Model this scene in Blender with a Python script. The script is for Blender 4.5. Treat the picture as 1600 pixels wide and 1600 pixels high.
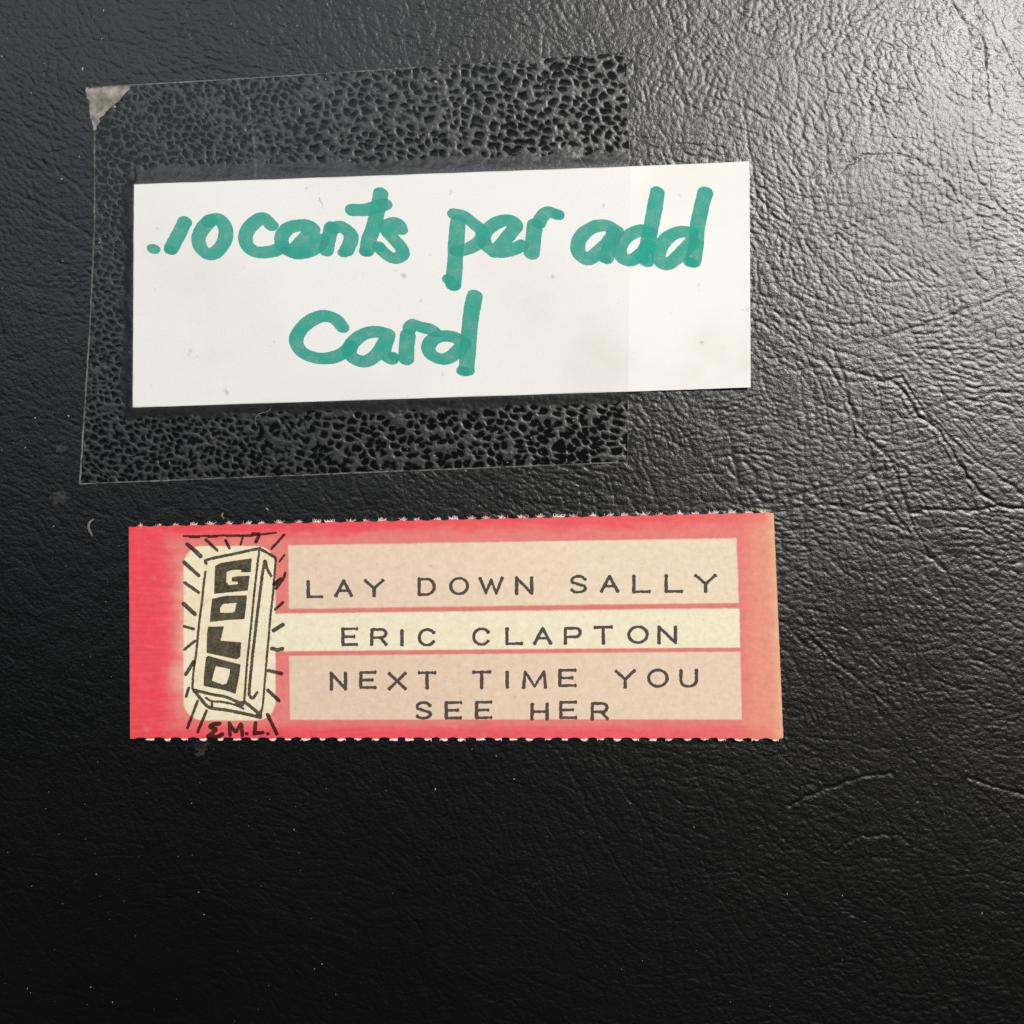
import bpy, math, random
import numpy as np

# ------------------------------------------------------------------ scene, camera, light
for o in list(bpy.data.objects):
    bpy.data.objects.remove(o)
scene = bpy.context.scene
COL = scene.collection
S = 0.075e-3                      # one photograph pixel on the leather, in metres
MM = 1e-3
CAM_H = 0.19

cam_d = bpy.data.cameras.new("camera")
cam_d.sensor_width = 36.0
cam_d.lens = 36.0 * CAM_H / (1600 * S)
cam_d.clip_start = 0.005
cam_d.clip_end = 20.0
cam = bpy.data.objects.new("camera", cam_d)
cam.location = (0, 0, CAM_H)
COL.objects.link(cam)
scene.camera = cam

world = bpy.data.worlds.new("World")
scene.world = world
world.use_nodes = True
world.node_tree.nodes["Background"].inputs[0].default_value = (0.9, 0.95, 1.0, 1)
world.node_tree.nodes["Background"].inputs[1].default_value = 0.038


def area_lamp(name, loc, target, sx, sy, watts, color):
    d = bpy.data.lights.new(name, 'AREA')
    d.shape = 'RECTANGLE'
    d.size, d.size_y = sx, sy
    d.energy = watts
    d.color = color
    o = bpy.data.objects.new(name, d)
    o.location = loc
    v = [target[i] - loc[i] for i in range(3)]
    from mathutils import Vector
    o.rotation_euler = Vector(v).to_track_quat('-Z', 'Y').to_euler()
    COL.objects.link(o)
    return o


area_lamp("ceiling_lamp", (0.316, 0.263, 0.70), (0, 0, 0), 0.15, 0.15, 7.25, (1.0, 0.962, 0.90))
area_lamp("window_lamp", (-0.21, 0.33, 0.70), (0, 0, 0), 0.46, 0.40, 1.15, (0.82, 0.92, 1.0))

scene.view_settings.view_transform = 'Standard'
scene.view_settings.look = 'None'
scene.view_settings.exposure = 0.0
scene.view_settings.gamma = 1.0
scene.render.engine = 'CYCLES'
scene.cycles.use_denoising = False
scene.cycles.max_bounces = 8
scene.cycles.transparent_max_bounces = 32

rng = np.random.default_rng(7)
random.seed(7)


# ------------------------------------------------------------------ numpy noise
def _hash(ix, iy, seed):
    h = (ix.astype(np.int64) * 374761393 + iy.astype(np.int64) * 668265263 + seed * 974634777) & 0xFFFFFFFF
    h = ((h ^ (h >> 13)) * 1274126177) & 0xFFFFFFFF
    h = ((h ^ (h >> 16)) * 2246822519) & 0xFFFFFFFF
    return ((h ^ (h >> 15)) & 0xFFFFFF).astype(np.float32) / np.float32(0x1000000)


def noise(x, y, seed=0):
    """gradient noise, about -0.7 .. 0.7"""
    ix = np.floor(x); iy = np.floor(y)
    fx = (x - ix).astype(np.float32); fy = (y - iy).astype(np.float32)
    ix = ix.astype(np.int64); iy = iy.astype(np.int64)
    u = fx * fx * fx * (fx * (fx * 6 - 15) + 10)
    v = fy * fy * fy * (fy * (fy * 6 - 15) + 10)

    def g(dx, dy):
        a = _hash(ix + dx, iy + dy, seed) * np.float32(2 * math.pi)
        return np.cos(a) * (fx - dx) + np.sin(a) * (fy - dy)
    return ((g(0, 0) * (1 - u) + g(1, 0) * u) * (1 - v) + (g(0, 1) * (1 - u) + g(1, 1) * u) * v)


def fbm(x, y, seed=0, n=4):
    s = 0; a = 1.0
    for k in range(n):
        s = s + a * noise(x * 2 ** k, y * 2 ** k, seed + k)
        a *= 0.5
    return s


def voronoi(x, y, seed=0, jit=0.85):
    ix = np.floor(x); iy = np.floor(y)
    fx = (x - ix).astype(np.float32); fy = (y - iy).astype(np.float32)
    ix = ix.astype(np.int64); iy = iy.astype(np.int64)
    f1 = np.full(x.shape, 9.0, np.float32); f2 = f1.copy()
    for dx in (-1, 0, 1):
        for dy in (-1, 0, 1):
            cx = dx + 0.5 + jit * (_hash(ix + dx, iy + dy, seed) - 0.5) - fx
            cy = dy + 0.5 + jit * (_hash(ix + dx, iy + dy, seed + 17) - 0.5) - fy
            d = np.sqrt(cx * cx + cy * cy)
            m = d < f1
            f2 = np.where(m, f1, np.minimum(f2, d))
            f1 = np.where(m, d, f1)
    return f1, f2


def sstep(a, b, t):
    t = np.clip((t - a) / (b - a), 0, 1)
    return t * t * (3 - 2 * t)


def catmull(pts, n=8):
    P = np.asarray(pts, float)
    if len(P) < 3:
        return P
    Q = np.vstack([2 * P[0] - P[1], P, 2 * P[-1] - P[-2]])
    out = []
    t = np.linspace(0, 1, n, endpoint=False)[:, None]
    for i in range(1, len(Q) - 2):
        p0, p1, p2, p3 = Q[i - 1], Q[i], Q[i + 1], Q[i + 2]
        out.append(0.5 * ((2 * p1) + (-p0 + p2) * t + (2 * p0 - 5 * p1 + 4 * p2 - p3) * t ** 2 + (-p0 + 3 * p1 - 3 * p2 + p3) * t ** 3))
    out.append(P[-1:])
    return np.vstack(out)


def d_polyline(x, y, pts, radii=None):
    """distance to a polyline, minus an interpolated radius"""
    d = np.full(np.shape(x), 1e9, np.float32)
    P = np.asarray(pts, float)
    R = np.zeros(len(P)) if radii is None else np.broadcast_to(np.asarray(radii, float), (len(P),))
    for i in range(len(P) - 1):
        ax, ay = P[i]; bx, by = P[i + 1]
        vx, vy = bx - ax, by - ay
        L = vx * vx + vy * vy + 1e-12
        t = np.clip(((x - ax) * vx + (y - ay) * vy) / L, 0, 1)
        dd = np.hypot(x - ax - t * vx, y - ay - t * vy) - (R[i] + (R[i + 1] - R[i]) * t)
        d = np.minimum(d, dd)
    if len(P) == 1:
        d = np.hypot(x - P[0][0], y - P[0][1]) - R[0]
    return d


def d_polygon(x, y, pts):
    """signed distance to a polygon (inside negative)"""
    P = np.asarray(pts, float)
    d = np.full(np.shape(x), 1e9)
    inside = np.zeros(np.shape(x), bool)
    n = len(P)
    for i in range(n):
        ax, ay = P[i]; bx, by = P[(i + 1) % n]
        vx, vy = bx - ax, by - ay
        t = np.clip(((x - ax) * vx + (y - ay) * vy) / (vx * vx + vy * vy + 1e-12), 0, 1)
        d = np.minimum(d, np.hypot(x - ax - t * vx, y - ay - t * vy))
        c = ((ay > y) != (by > y)) & (x < (bx - ax) * (y - ay) / ((by - ay) if by != ay else 1e-9) + ax)
        inside ^= c
    return np.where(inside, -d, d)


# ------------------------------------------------------------------ mesh helpers
def W(px, py, z):
    """photograph pixel on the table plane + height in mm -> metres"""
    return np.stack([(np.asarray(px) - 800) * S, (800 - np.asarray(py)) * S, np.asarray(z) * MM], -1)


def grid_mesh(name, P, attrs=None, smooth=True):
    """P: (rows, cols, 3), rows going down the picture"""
    r, c = P.shape[:2]
    me = bpy.data.meshes.new(name)
    idx = np.arange(r * c, dtype=np.int32).reshape(r, c)
    q = np.stack([idx[:-1, :-1], idx[1:, :-1], idx[1:, 1:], idx[:-1, 1:]], -1).reshape(-1, 4)
    me.vertices.add(r * c)
    me.vertices.foreach_set("co", P.reshape(-1).astype(np.float32))
    me.loops.add(q.size)
    me.loops.foreach_set("vertex_index", q.reshape(-1))
    me.polygons.add(len(q))
    me.polygons.foreach_set("loop_start", np.arange(0, q.size, 4, dtype=np.int32))
    me.update(calc_edges=True)
    if smooth:
        me.shade_smooth()
    for k, v in (attrs or {}).items():
        if v.ndim == 2:
            a = me.attributes.new(k, 'FLOAT', 'POINT')
            a.data.foreach_set("value", v.reshape(-1).astype(np.float32))
        else:
            a = me.attributes.new(k, 'FLOAT_COLOR', 'POINT')
            col = np.concatenate([v, np.ones(v.shape[:2] + (1,))], -1)
            a.data.foreach_set("color", col.reshape(-1).astype(np.float32))
    return me


def poly_mesh(name, verts, faces):
    me = bpy.data.meshes.new(name)
    me.from_pydata([tuple(v) for v in verts], [], faces)
    me.update()
    return me


def link(name, me, mat, parent=None, **props):
    o = bpy.data.objects.new(name, me)
    if mat is not None and not me.materials:
        me.materials.append(mat)
    COL.objects.link(o)
    if parent is not None:
        o.parent = parent
    for k, v in props.items():
        o[k] = v
    return o


def ink_region(f, box, step, zf, lift, V, F):
    """flat ink patch where f(x, y) < 0: marching squares, appended to V / F"""
    x0, y0, x1, y1 = box
    xs = np.arange(x0, x1 + step, step); ys = np.arange(y0, y1 + step, step)
    X, Y = np.meshgrid(xs, ys)
    D = np.asarray(f(X, Y), float)
    ins = D < 0
    cnt = ins[:-1, :-1].astype(int) + ins[1:, :-1] + ins[1:, 1:] + ins[:-1, 1:]
    pts = []

    def emit(poly):
        b = len(V) + len(pts)
        pts.extend(poly)
        F.append(tuple(range(b, b + len(poly))))
    for j in range(cnt.shape[0]):
        row = cnt[j]
        if not row.any():
            continue
        i = 0
        n = len(row)
        while i < n:
            if row[i] == 4:
                k = i
                while k < n and row[k] == 4 and k - i < 16:
                    k += 1
                emit([(xs[i], ys[j]), (xs[i], ys[j + 1]), (xs[k], ys[j + 1]), (xs[k], ys[j])])
                i = k
                continue
            if row[i] > 0:
                c = [(xs[i], ys[j], D[j, i]), (xs[i], ys[j + 1], D[j + 1, i]), (xs[i + 1], ys[j + 1], D[j + 1, i + 1]), (xs[i + 1], ys[j], D[j, i + 1])]
                poly = []
                for a in range(4):
                    p, q = c[a], c[(a + 1) % 4]
                    if p[2] < 0:
                        poly.append((p[0], p[1]))
                    if (p[2] < 0) != (q[2] < 0):
                        t = p[2] / (p[2] - q[2])
                        poly.append((p[0] + (q[0] - p[0]) * t, p[1] + (q[1] - p[1]) * t))
                if len(poly) >= 3:
                    emit(poly)
            i += 1
    if pts:
        A = np.array(pts)
        V.extend(W(A[:, 0], A[:, 1], zf(A[:, 0], A[:, 1]) + lift).tolist())


# ------------------------------------------------------------------ materials
def new_mat(name):
    m = bpy.data.materials.new(name)
    m.use_nodes = True
    nt = m.node_tree
    nt.nodes.clear()
    out = nt.nodes.new("ShaderNodeOutputMaterial")
    return m, nt, out


class NB:
    """tiny node builder"""
    def __init__(self, nt):
        self.nt = nt

    def n(self, kind, **kw):
        nd = self.nt.nodes.new("ShaderNode" + kind)
        for k, v in kw.items():
            if k in nd.inputs:
                self.put(nd, k, v)
            else:
                setattr(nd, k, v)
        return nd

    def put(self, nd, key, v):
        s = nd.inputs[key]
        if hasattr(v, "is_output") or isinstance(v, bpy.types.NodeSocket):
            self.nt.links.new(v, s)
        else:
            s.default_value = v

    def math(self, op, a, b=0.0, clamp=False):
        nd = self.nt.nodes.new("ShaderNodeMath")
        nd.operation = op
        nd.use_clamp = clamp
        self.put(nd, 0, a); self.put(nd, 1, b)
        return nd.outputs[0]

    def remap(self, v, a, b, c, d):
        nd = self.nt.nodes.new("ShaderNodeMapRange")
        self.put(nd, 0, v)
        for i, k in enumerate((a, b, c, d)):
            nd.inputs[i + 1].default_value = k
        return nd.outputs[0]

    def noise(self, scale, detail=3.0, rough=0.5, vec=None):
        nd = self.nt.nodes.new("ShaderNodeTexNoise")
        nd.inputs["Scale"].default_value = scale
        nd.inputs["Detail"].default_value = detail
        nd.inputs["Roughness"].default_value = rough
        if vec is None:
            vec = self.nt.nodes.new("ShaderNodeTexCoord").outputs["Object"]
        self.nt.links.new(vec, nd.inputs["Vector"])
        return nd.outputs[0]

    def mixc(self, f, a, b, mode='MIX'):
        nd = self.nt.nodes.new("ShaderNodeMix")
        nd.data_type = 'RGBA'
        nd.blend_type = mode
        self.put(nd, 0, f)
        self.put(nd, 6, a); self.put(nd, 7, b)
        return nd.outputs[2]

    def attr(self, name, col=False):
        nd = self.nt.nodes.new("ShaderNodeAttribute")
        nd.attribute_name = name
        return nd.outputs["Color" if col else "Fac"]

    def mixs(self, f, a, b):
        nd = self.nt.nodes.new("ShaderNodeMixShader")
        self.put(nd, 0, f)
        self.nt.links.new(a, nd.inputs[1]); self.nt.links.new(b, nd.inputs[2])
        return nd.outputs[0]

    def bump(self, h, strength, dist):
        nd = self.nt.nodes.new("ShaderNodeBump")
        nd.inputs["Strength"].default_value = strength
        nd.inputs["Distance"].default_value = dist
        self.nt.links.new(h, nd.inputs["Height"])
        return nd.outputs[0]


def lin(r, g, b):
    f = lambda c: (c / 255 / 12.92) if c <= 10.31 else ((c / 255 + 0.055) / 1.055) ** 2.4
    return np.array([f(r), f(g), f(b)])


def c4(v):
    return (float(v[0]), float(v[1]), float(v[2]), 1.0)


# leather: nearly black, soft sheen, fine grain on top of the modelled relief
def leather_material():
    m, nt, out = new_mat("black_leather")
    b = NB(nt)
    fine = b.noise(6500, 3, 0.6)
    mid = b.noise(2700, 3, 0.6)
    nrm = b.bump(b.math('ADD', b.math('MULTIPLY', fine, 0.35), mid), 0.7, 0.00005)
    big = b.noise(45, 3, 0.5)
    df = nt.nodes.new("ShaderNodeBsdfDiffuse")
    b.put(df, "Color", b.mixc(big, (0.0018, 0.0018, 0.0020, 1), (0.0034, 0.0033, 0.0032, 1)))
    gl = nt.nodes.new("ShaderNodeBsdfGlossy")
    gl.distribution = 'BECKMANN'
    gl.inputs["Color"].default_value = (1, 1, 1, 1)
    b.put(gl, "Roughness", b.math('ADD', b.remap(mid, 0.3, 0.7, -0.02, 0.02), b.remap(big, 0.3, 0.7, 0.28, 0.34)))
    gl2 = nt.nodes.new("ShaderNodeBsdfGlossy")
    gl2.distribution = 'BECKMANN'
    gl2.inputs["Color"].default_value = (1, 1, 1, 1)
    gl2.inputs["Roughness"].default_value = 0.44
    b.put(gl2, "Normal", nrm)
    spec = b.mixs(0.26, gl.outputs[0], gl2.outputs[0])
    fr = nt.nodes.new("ShaderNodeFresnel")
    fr.inputs["IOR"].default_value = 1.5
    b.put(gl, "Normal", nrm); b.put(df, "Normal", nrm)
    nt.links.new(b.mixs(fr.outputs[0], df.outputs[0], spec), out.inputs[0])
    return m


def paper_white_material():
    m, nt, out = new_mat("white_card")
    b = NB(nt)
    fib = b.noise(2600, 4, 0.6)
    blot = b.noise(60, 3, 0.55)
    spot = b.noise(520, 2, 0.5)
    col = b.mixc(b.remap(blot, 0.48, 0.75, 0, 0.75), (0.845, 0.838, 0.818, 1), (0.765, 0.742, 0.70, 1))
    col = b.mixc(b.remap(fib, 0.3, 0.7, 0, 0.03), col, (0.76, 0.74, 0.70, 1))
    tc = nt.nodes.new("ShaderNodeTexCoord").outputs["Object"]
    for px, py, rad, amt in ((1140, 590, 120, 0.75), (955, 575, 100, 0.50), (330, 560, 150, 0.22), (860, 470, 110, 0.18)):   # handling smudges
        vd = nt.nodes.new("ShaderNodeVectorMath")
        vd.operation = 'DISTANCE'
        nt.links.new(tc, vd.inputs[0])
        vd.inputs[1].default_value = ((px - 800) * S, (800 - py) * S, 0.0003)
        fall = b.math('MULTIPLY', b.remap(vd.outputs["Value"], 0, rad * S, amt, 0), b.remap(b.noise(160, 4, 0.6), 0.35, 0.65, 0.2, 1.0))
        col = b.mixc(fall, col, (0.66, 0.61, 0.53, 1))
    col = b.mixc(b.remap(spot, 0.71, 0.77, 0, 0.55), col, (0.42, 0.38, 0.33, 1))
    p = nt.nodes.new("ShaderNodeBsdfPrincipled")
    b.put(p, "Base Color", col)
    p.inputs["Roughness"].default_value = 0.6
    p.inputs["Specular IOR Level"].default_value = 0.2
    b.put(p, "Normal", b.bump(b.noise(1100, 4, 0.6), 0.12, 0.00003))
    nt.links.new(p.outputs[0], out.inputs[0])
    return m


def plain_material(name, rgb, rough=0.8, var=0.25, scale=3000):
    m, nt, out = new_mat(name)
    b = NB(nt)
    n = b.noise(scale, 3, 0.6)
    c = np.array(rgb)
    p = nt.nodes.new("ShaderNodeBsdfPrincipled")
    b.put(p, "Base Color", b.mixc(b.remap(n, 0.3, 0.7, 0, 1), c4(c * (1 - var)), c4(np.minimum(c * (1 + var), 0.95))))
    p.inputs["Roughness"].default_value = rough
    p.inputs["Specular IOR Level"].default_value = 0.2
    nt.links.new(p.outputs[0], out.inputs[0])
    return m


def ink_material(name, rgb, a_lo, a_hi, scale, spec=0.15):
    """see-through ink film: overlaps come out darker, as with the real pen"""
    m, nt, out = new_mat(name)
    b = NB(nt)
    n = b.noise(scale, 4, 0.65)
    n2 = b.noise(scale * 0.16, 3, 0.5)
    a = b.remap(b.math('ADD', b.math('MULTIPLY', n, 0.45), b.math('MULTIPLY', n2, 0.55)), 0.37, 0.62, a_lo, a_hi)
    t = nt.nodes.new("ShaderNodeBsdfTransparent")
    p = nt.nodes.new("ShaderNodeBsdfPrincipled")
    p.inputs["Base Color"].default_value = c4(rgb)
    p.inputs["Roughness"].default_value = 0.6
    p.inputs["Specular IOR Level"].default_value = spec
    nt.links.new(b.mixs(a, t.outputs[0], p.outputs[0]), out.inputs[0])
    return m


def overprint_material():
    """printing ink that filters what lies under it (grey on cream, maroon on red)"""
    m, nt, out = new_mat("black_overprint_ink")
    b = NB(nt)
    n = b.math('ADD', b.math('MULTIPLY', b.noise(5200, 4, 0.7), 0.65), b.math('MULTIPLY', b.noise(1400, 3, 0.6), 0.35))
    t = nt.nodes.new("ShaderNodeBsdfTransparent")
    b.put(t, "Color", b.mixc(b.remap(n, 0.40, 0.66, 0, 1), (0.30, 0.295, 0.275, 1), (0.60, 0.58, 0.53, 1)))
    d = nt.nodes.new("ShaderNodeBsdfDiffuse")
    d.inputs[0].default_value = (0.03, 0.03, 0.028, 1)
    nt.links.new(b.mixs(0.25, t.outputs[0], d.outputs[0]), out.inputs[0])
    return m


def print_material():
    m, nt, out = new_mat("printed_card")
    b = NB(nt)
    tc = nt.nodes.new("ShaderNodeTexCoord").outputs["Object"]
    fib = b.noise(1500, 5, 0.7)
    col = b.attr("print", True)
    mp = nt.nodes.new("ShaderNodeMapping")
    mp.inputs["Scale"].default_value = (250, 2600, 1)
    nt.links.new(tc, mp.inputs[0])
    streak = b.noise(1.0, 3, 0.6, mp.outputs[0])
    col = b.mixc(b.remap(fib, 0.28, 0.72, 0.0, 0.42), col, (0.60, 0.54, 0.48, 1), 'MULTIPLY')
    col = b.mixc(b.remap(streak, 0.45, 0.75, 0.0, 0.04), col, (0.95, 0.80, 0.68, 1))
    fleck = b.noise(900, 2, 0.5)
    col = b.mixc(b.remap(fleck, 0.66, 0.76, 0.0, 0.30), col, (0.42, 0.30, 0.22, 1))
    # fine slanted tint screen of the printed panels
    wv = nt.nodes.new("ShaderNodeTexWave")
    wv.wave_type = 'BANDS'; wv.bands_direction = 'DIAGONAL'
    wv.inputs["Scale"].default_value = 1500
    wv.inputs["Distortion"].default_value = 0.4
    nt.links.new(tc, wv.inputs["Vector"])
    tint = b.math('MULTIPLY', wv.outputs["Fac"], b.math('MULTIPLY', b.attr("panel"), 0.12))
    col = b.mixc(tint, col, (0.80, 0.42, 0.33, 1))
    p = nt.nodes.new("ShaderNodeBsdfPrincipled")
    b.put(p, "Base Color", col)
    p.inputs["Roughness"].default_value = 0.75
    p.inputs["Specular IOR Level"].default_value = 0.12
    b.put(p, "Normal", b.bump(fib, 0.35, 0.00003))
    nt.links.new(p.outputs[0], out.inputs[0])
    return m


def tape_material():
    m, nt, out = new_mat("clear_tape")
    b = NB(nt)
    gap = b.attr("gap"); crease = b.attr("crease"); paper = b.attr("paper")
    n = b.noise(2500, 3, 0.6)
    g = b.remap(b.math('ADD', gap, b.math('MULTIPLY', b.math('SUBTRACT', n, 0.5), 0.10)), 0.40, 0.60, 0, 1)
    # adhesive wetted onto the leather: the film and leather read as one dark smooth skin
    wet = nt.nodes.new("ShaderNodeBsdfPrincipled")
    wet.inputs["Base Color"].default_value = (0.0028, 0.0030, 0.0034, 1)
    wet.inputs["Roughness"].default_value = 0.18
    wet.inputs["Specular IOR Level"].default_value = 0.22
    # air trapped under the film: hazy, slightly milky
    haze = nt.nodes.new("ShaderNodeBsdfPrincipled")
    b.put(haze, "Base Color", b.mixc(b.remap(b.noise(1300, 3, 0.6), 0.3, 0.7, 0, 1), (0.010, 0.0105, 0.011, 1), (0.031, 0.032, 0.033, 1)))
    haze.inputs["Roughness"].default_value = 0.36
    haze.inputs["Specular IOR Level"].default_value = 1.0
    nb = b.bump(b.math('ADD', b.math('MULTIPLY', b.noise(2300, 3, 0.6), 0.6), b.math('MULTIPLY', gap, 0.9)), 0.8, 0.00008)
    nt.links.new(nb, haze.inputs["Normal"])
    tr = nt.nodes.new("ShaderNodeBsdfTransparent")
    tr.inputs[0].default_value = (0.98, 0.98, 0.98, 1)
    air = b.mixs(b.math('ADD', 0.55, b.math('MULTIPLY', crease, 0.3)), tr.outputs[0], haze.outputs[0])
    onl = b.mixs(g, wet.outputs[0], air)
    # film lying on the white card
    trp = nt.nodes.new("ShaderNodeBsdfTransparent")
    trp.inputs[0].default_value = (0.976, 0.977, 0.980, 1)
    gl = nt.nodes.new("ShaderNodeBsdfGlossy")
    gl.inputs["Roughness"].default_value = 0.25
    onp = b.mixs(0.03, trp.outputs[0], gl.outputs[0])
    dusty = nt.nodes.new("ShaderNodeBsdfDiffuse")
    dusty.inputs[0].default_value = (0.30, 0.29, 0.27, 1)
    nt.links.new(b.mixs(b.math('MULTIPLY', b.math('MULTIPLY', crease, b.math('SUBTRACT', 1.0, paper)), b.remap(n, 0.4, 0.6, 0.05, 0.45)),
                        b.mixs(paper, onl, onp), dusty.outputs[0]), out.inputs[0])
    return m


M_LEATHER = leather_material()
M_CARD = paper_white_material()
M_PRINT = print_material()
M_TAPE = tape_material()
M_MARKER = ink_material("green_marker_ink", (0.021, 0.390, 0.295), 0.62, 0.93, 5200)
M_TYPE = ink_material("black_type_ink", (0.075, 0.058, 0.056), 0.80, 0.98, 7000)
M_DRAW = overprint_material()
M_CORE = plain_material("torn_card_core", (0.77, 0.71, 0.65), 0.9, 0.2)
M_DUST = plain_material("dust", (0.42, 0.41, 0.39), 0.9, 0.4, 900)
M_FOLD = plain_material("dusty_adhesive", (0.25, 0.235, 0.205), 0.85, 0.55, 800)
M_SMEAR = ink_material("dried_residue", (0.22, 0.21, 0.18), 0.0, 0.22, 2600)
M_EDGE = ink_material("tape_edge_dust", (0.34, 0.33, 0.30), 0.0, 0.62, 1300)

# ------------------------------------------------------------------ leather
CREASES = [
    ([(1313, 267), (1340, 250), (1364, 242), (1417, 245), (1450, 262), (1473, 281), (1493, 306)], 1.0),
    ([(1487, 8), (1515, 40), (1535, 65), (1541, 121), (1546, 180)], 0.9),
    ([(1520, 0), (1560, 60), (1600, 130), (1640, 190)], 0.8),
    ([(1369, 596), (1403, 602), (1431, 644), (1459, 667), (1487, 703), (1513, 748), (1555, 787), (1610, 800)], 1.3),
    ([(1410, 590), (1440, 640), (1470, 670), (1500, 700), (1560, 745), (1620, 790)], 0.8),
    ([(1285, 557), (1307, 596), (1330, 630), (1344, 675), (1369, 697), (1397, 731), (1415, 790), (1445, 858), (1475, 890)], 0.9),
    ([(1300, 540), (1318, 590), (1330, 640), (1335, 690), (1360, 730), (1390, 790), (1420, 830)], 0.7),
    ([(1420, 801), (1459, 796), (1510, 798), (1555, 793)], 1.0),
    ([(1234, 1259), (1258, 1246), (1282, 1236), (1347, 1214), (1397, 1208)], 1.0),
    ([(1513, 1214), (1544, 1225), (1575, 1236), (1620, 1246)], 1.1),
    ([(1307, 1329), (1327, 1315), (1347, 1307), (1395, 1304), (1420, 1315)], 0.8),
    ([(1268, 1000), (1307, 1037), (1347, 1067), (1389, 1101)], 0.8),
    ([(1180, 300), (1200, 330), (1230, 350), (1262, 352)], 0.6),
    ([(1290, 390), (1310, 365), (1345, 350), (1358, 320)], 0.6),
    ([(1185, 480), (1250, 500), (1290, 510), (1360, 505)], 0.5),
    ([(1230, 580), (1300, 575), (1370, 590)], 0.6),
    ([(1190, 790), (1260, 770), (1320, 750), (1380, 700)], 0.6),
    ([(1210, 800), (1290, 790), (1350, 800), (1420, 830)], 0.6),
    ([(1400, 520), (1450, 505), (1520, 480), (1580, 455)], 0.7),
    ([(1520, 630), (1565, 612), (1600, 618)], 0.7),
    ([(1500, 230), (1540, 300), (1580, 340), (1620, 360)], 0.7),
    ([(1400, 330), (1470, 350), (1540, 340), (1610, 350)], 0.5),
    ([(60, 250), (120, 290), (150, 330)], 0.7),
    ([(20, 300), (80, 330), (140, 370)], 0.6),
    ([(700, 20), (760, 60), (800, 65)], 0.4),
    ([(190, 30), (260, 80), (330, 110), (360, 120)], 0.5),
    ([(870, 1170), (900, 1220), (930, 1290), (980, 1380), (1010, 1440)], 0.5),
    ([(940, 1170), (970, 1230), (1020, 1300), (1050, 1390)], 0.5),
]


def leather_parts(x, y):
    """x, y in photograph pixels; returns relief in mm and the pebble field (0 valley .. 1 top)"""
    wx = x + 26 * noise(x / 150, y / 150, 1) + 9 * noise(x / 47, y / 47, 2) + 2.5 * noise(x / 12, y / 12, 5)
    wy = y + 26 * noise(x / 150, y / 150, 3) + 9 * noise(x / 47, y / 47, 4) + 2.5 * noise(x / 12, y / 12, 6)

    def cells(ax, along, across, seed):
        ca, sa = math.cos(math.radians(ax)), math.sin(math.radians(ax))
        u = (wx * ca + wy * sa) / along
        v = (-wx * sa + wy * ca) / across
        f1, f2 = voronoi(u, v, seed)
        e = f2 - f1
        return sstep(0.0, 0.42, e) * 0.7 + 0.3 * np.clip(1 - f1 * 1.1, 0, 1)
    iso = cells(20, 12.5, 11.5, 11)
    dia = cells(36, 21, 9.5, 21)
    hor = cells(6, 21, 10, 31)
    m1 = sstep(-0.12, 0.12, noise(x / 230, y / 230, 41) + 0.35 * sstep(700, 100, x) - 0.1)
    m2 = sstep(-0.1, 0.14, noise(x / 210, y / 210, 51) + 0.25 * sstep(350, 750, y) * sstep(950, 1200, x) - 0.08)
    peb = iso * (1 - m1) + dia * m1
    peb = peb * (1 - m2) + hor * m2
    # longer creases running through the grain
    rid = 0
    for k, (sx, sy, rot, sd) in enumerate(((95, 34, 40, 61), (110, 32, 4, 71), (70, 38, 95, 81))):
        ca, sa = math.cos(math.radians(rot)), math.sin(math.radians(rot))
        u = (wx * ca + wy * sa) / sx
        v = (-wx * sa + wy * ca) / sy
        msk = sstep(-0.05, 0.3, noise(x / 120, y / 120, sd + 5))
        rid = np.maximum(rid, msk * np.exp(-(noise(u, v, sd) / 0.038) ** 2))
    for rot, gapw, sd in ((48, 21.0, 111), (7, 18.0, 121), (80, 24.0, 131)):
        ca, sa = math.cos(math.radians(rot)), math.sin(math.radians(rot))
        v = (-x * sa + y * ca + 75 * noise(x / 260, y / 260, sd) + 16 * noise(x / 70, y / 70, sd + 1) + 4 * noise(x / 18, y / 18, sd + 2)) / gapw
        u = (x * ca + y * sa)
        k = np.floor(v)
        f = v - k - 0.5 + 0.5 * (_hash(k.astype(np.int64), k.astype(np.int64) * 0 + 5, sd) - 0.5)
        msk = sstep(0.02, 0.22, noise(u / 85 + k * 7.3, k * 3.1 + v * 0, sd + 3) + 0.55 * noise(x / 190, y / 190, sd + 4))
        rid = np.maximum(rid, 0.95 * msk * np.exp(-(f * gapw / 1.9) ** 2))
    soft = fbm(x / 34, y / 34, 91, 3)
    calm = np.clip(0.50 + 0.55 * sstep(250, 1250, x) + 0.38 * sstep(800, 300, y) * sstep(900, 300, x) - 0.30 * sstep(950, 1500, y) * sstep(1500, 900, x) - 0.34 * sstep(750, 1250, y) + 0.22 * sstep(1250, 1550, y) * sstep(500, 50, x) + 0.25 * sstep(500, 0, y), 0.35, 1.1)
    amp = (0.80 + 0.75 * noise(x / 130, y / 130, 95)) * calm
    h = 0.034 * amp * (peb - 1) - 0.025 * rid * (0.35 + 0.65 * calm) + 0.020 * soft + 0.010 * fbm(x / 5.0, y / 5.0, 97, 2)
    return h, peb, rid


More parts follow.
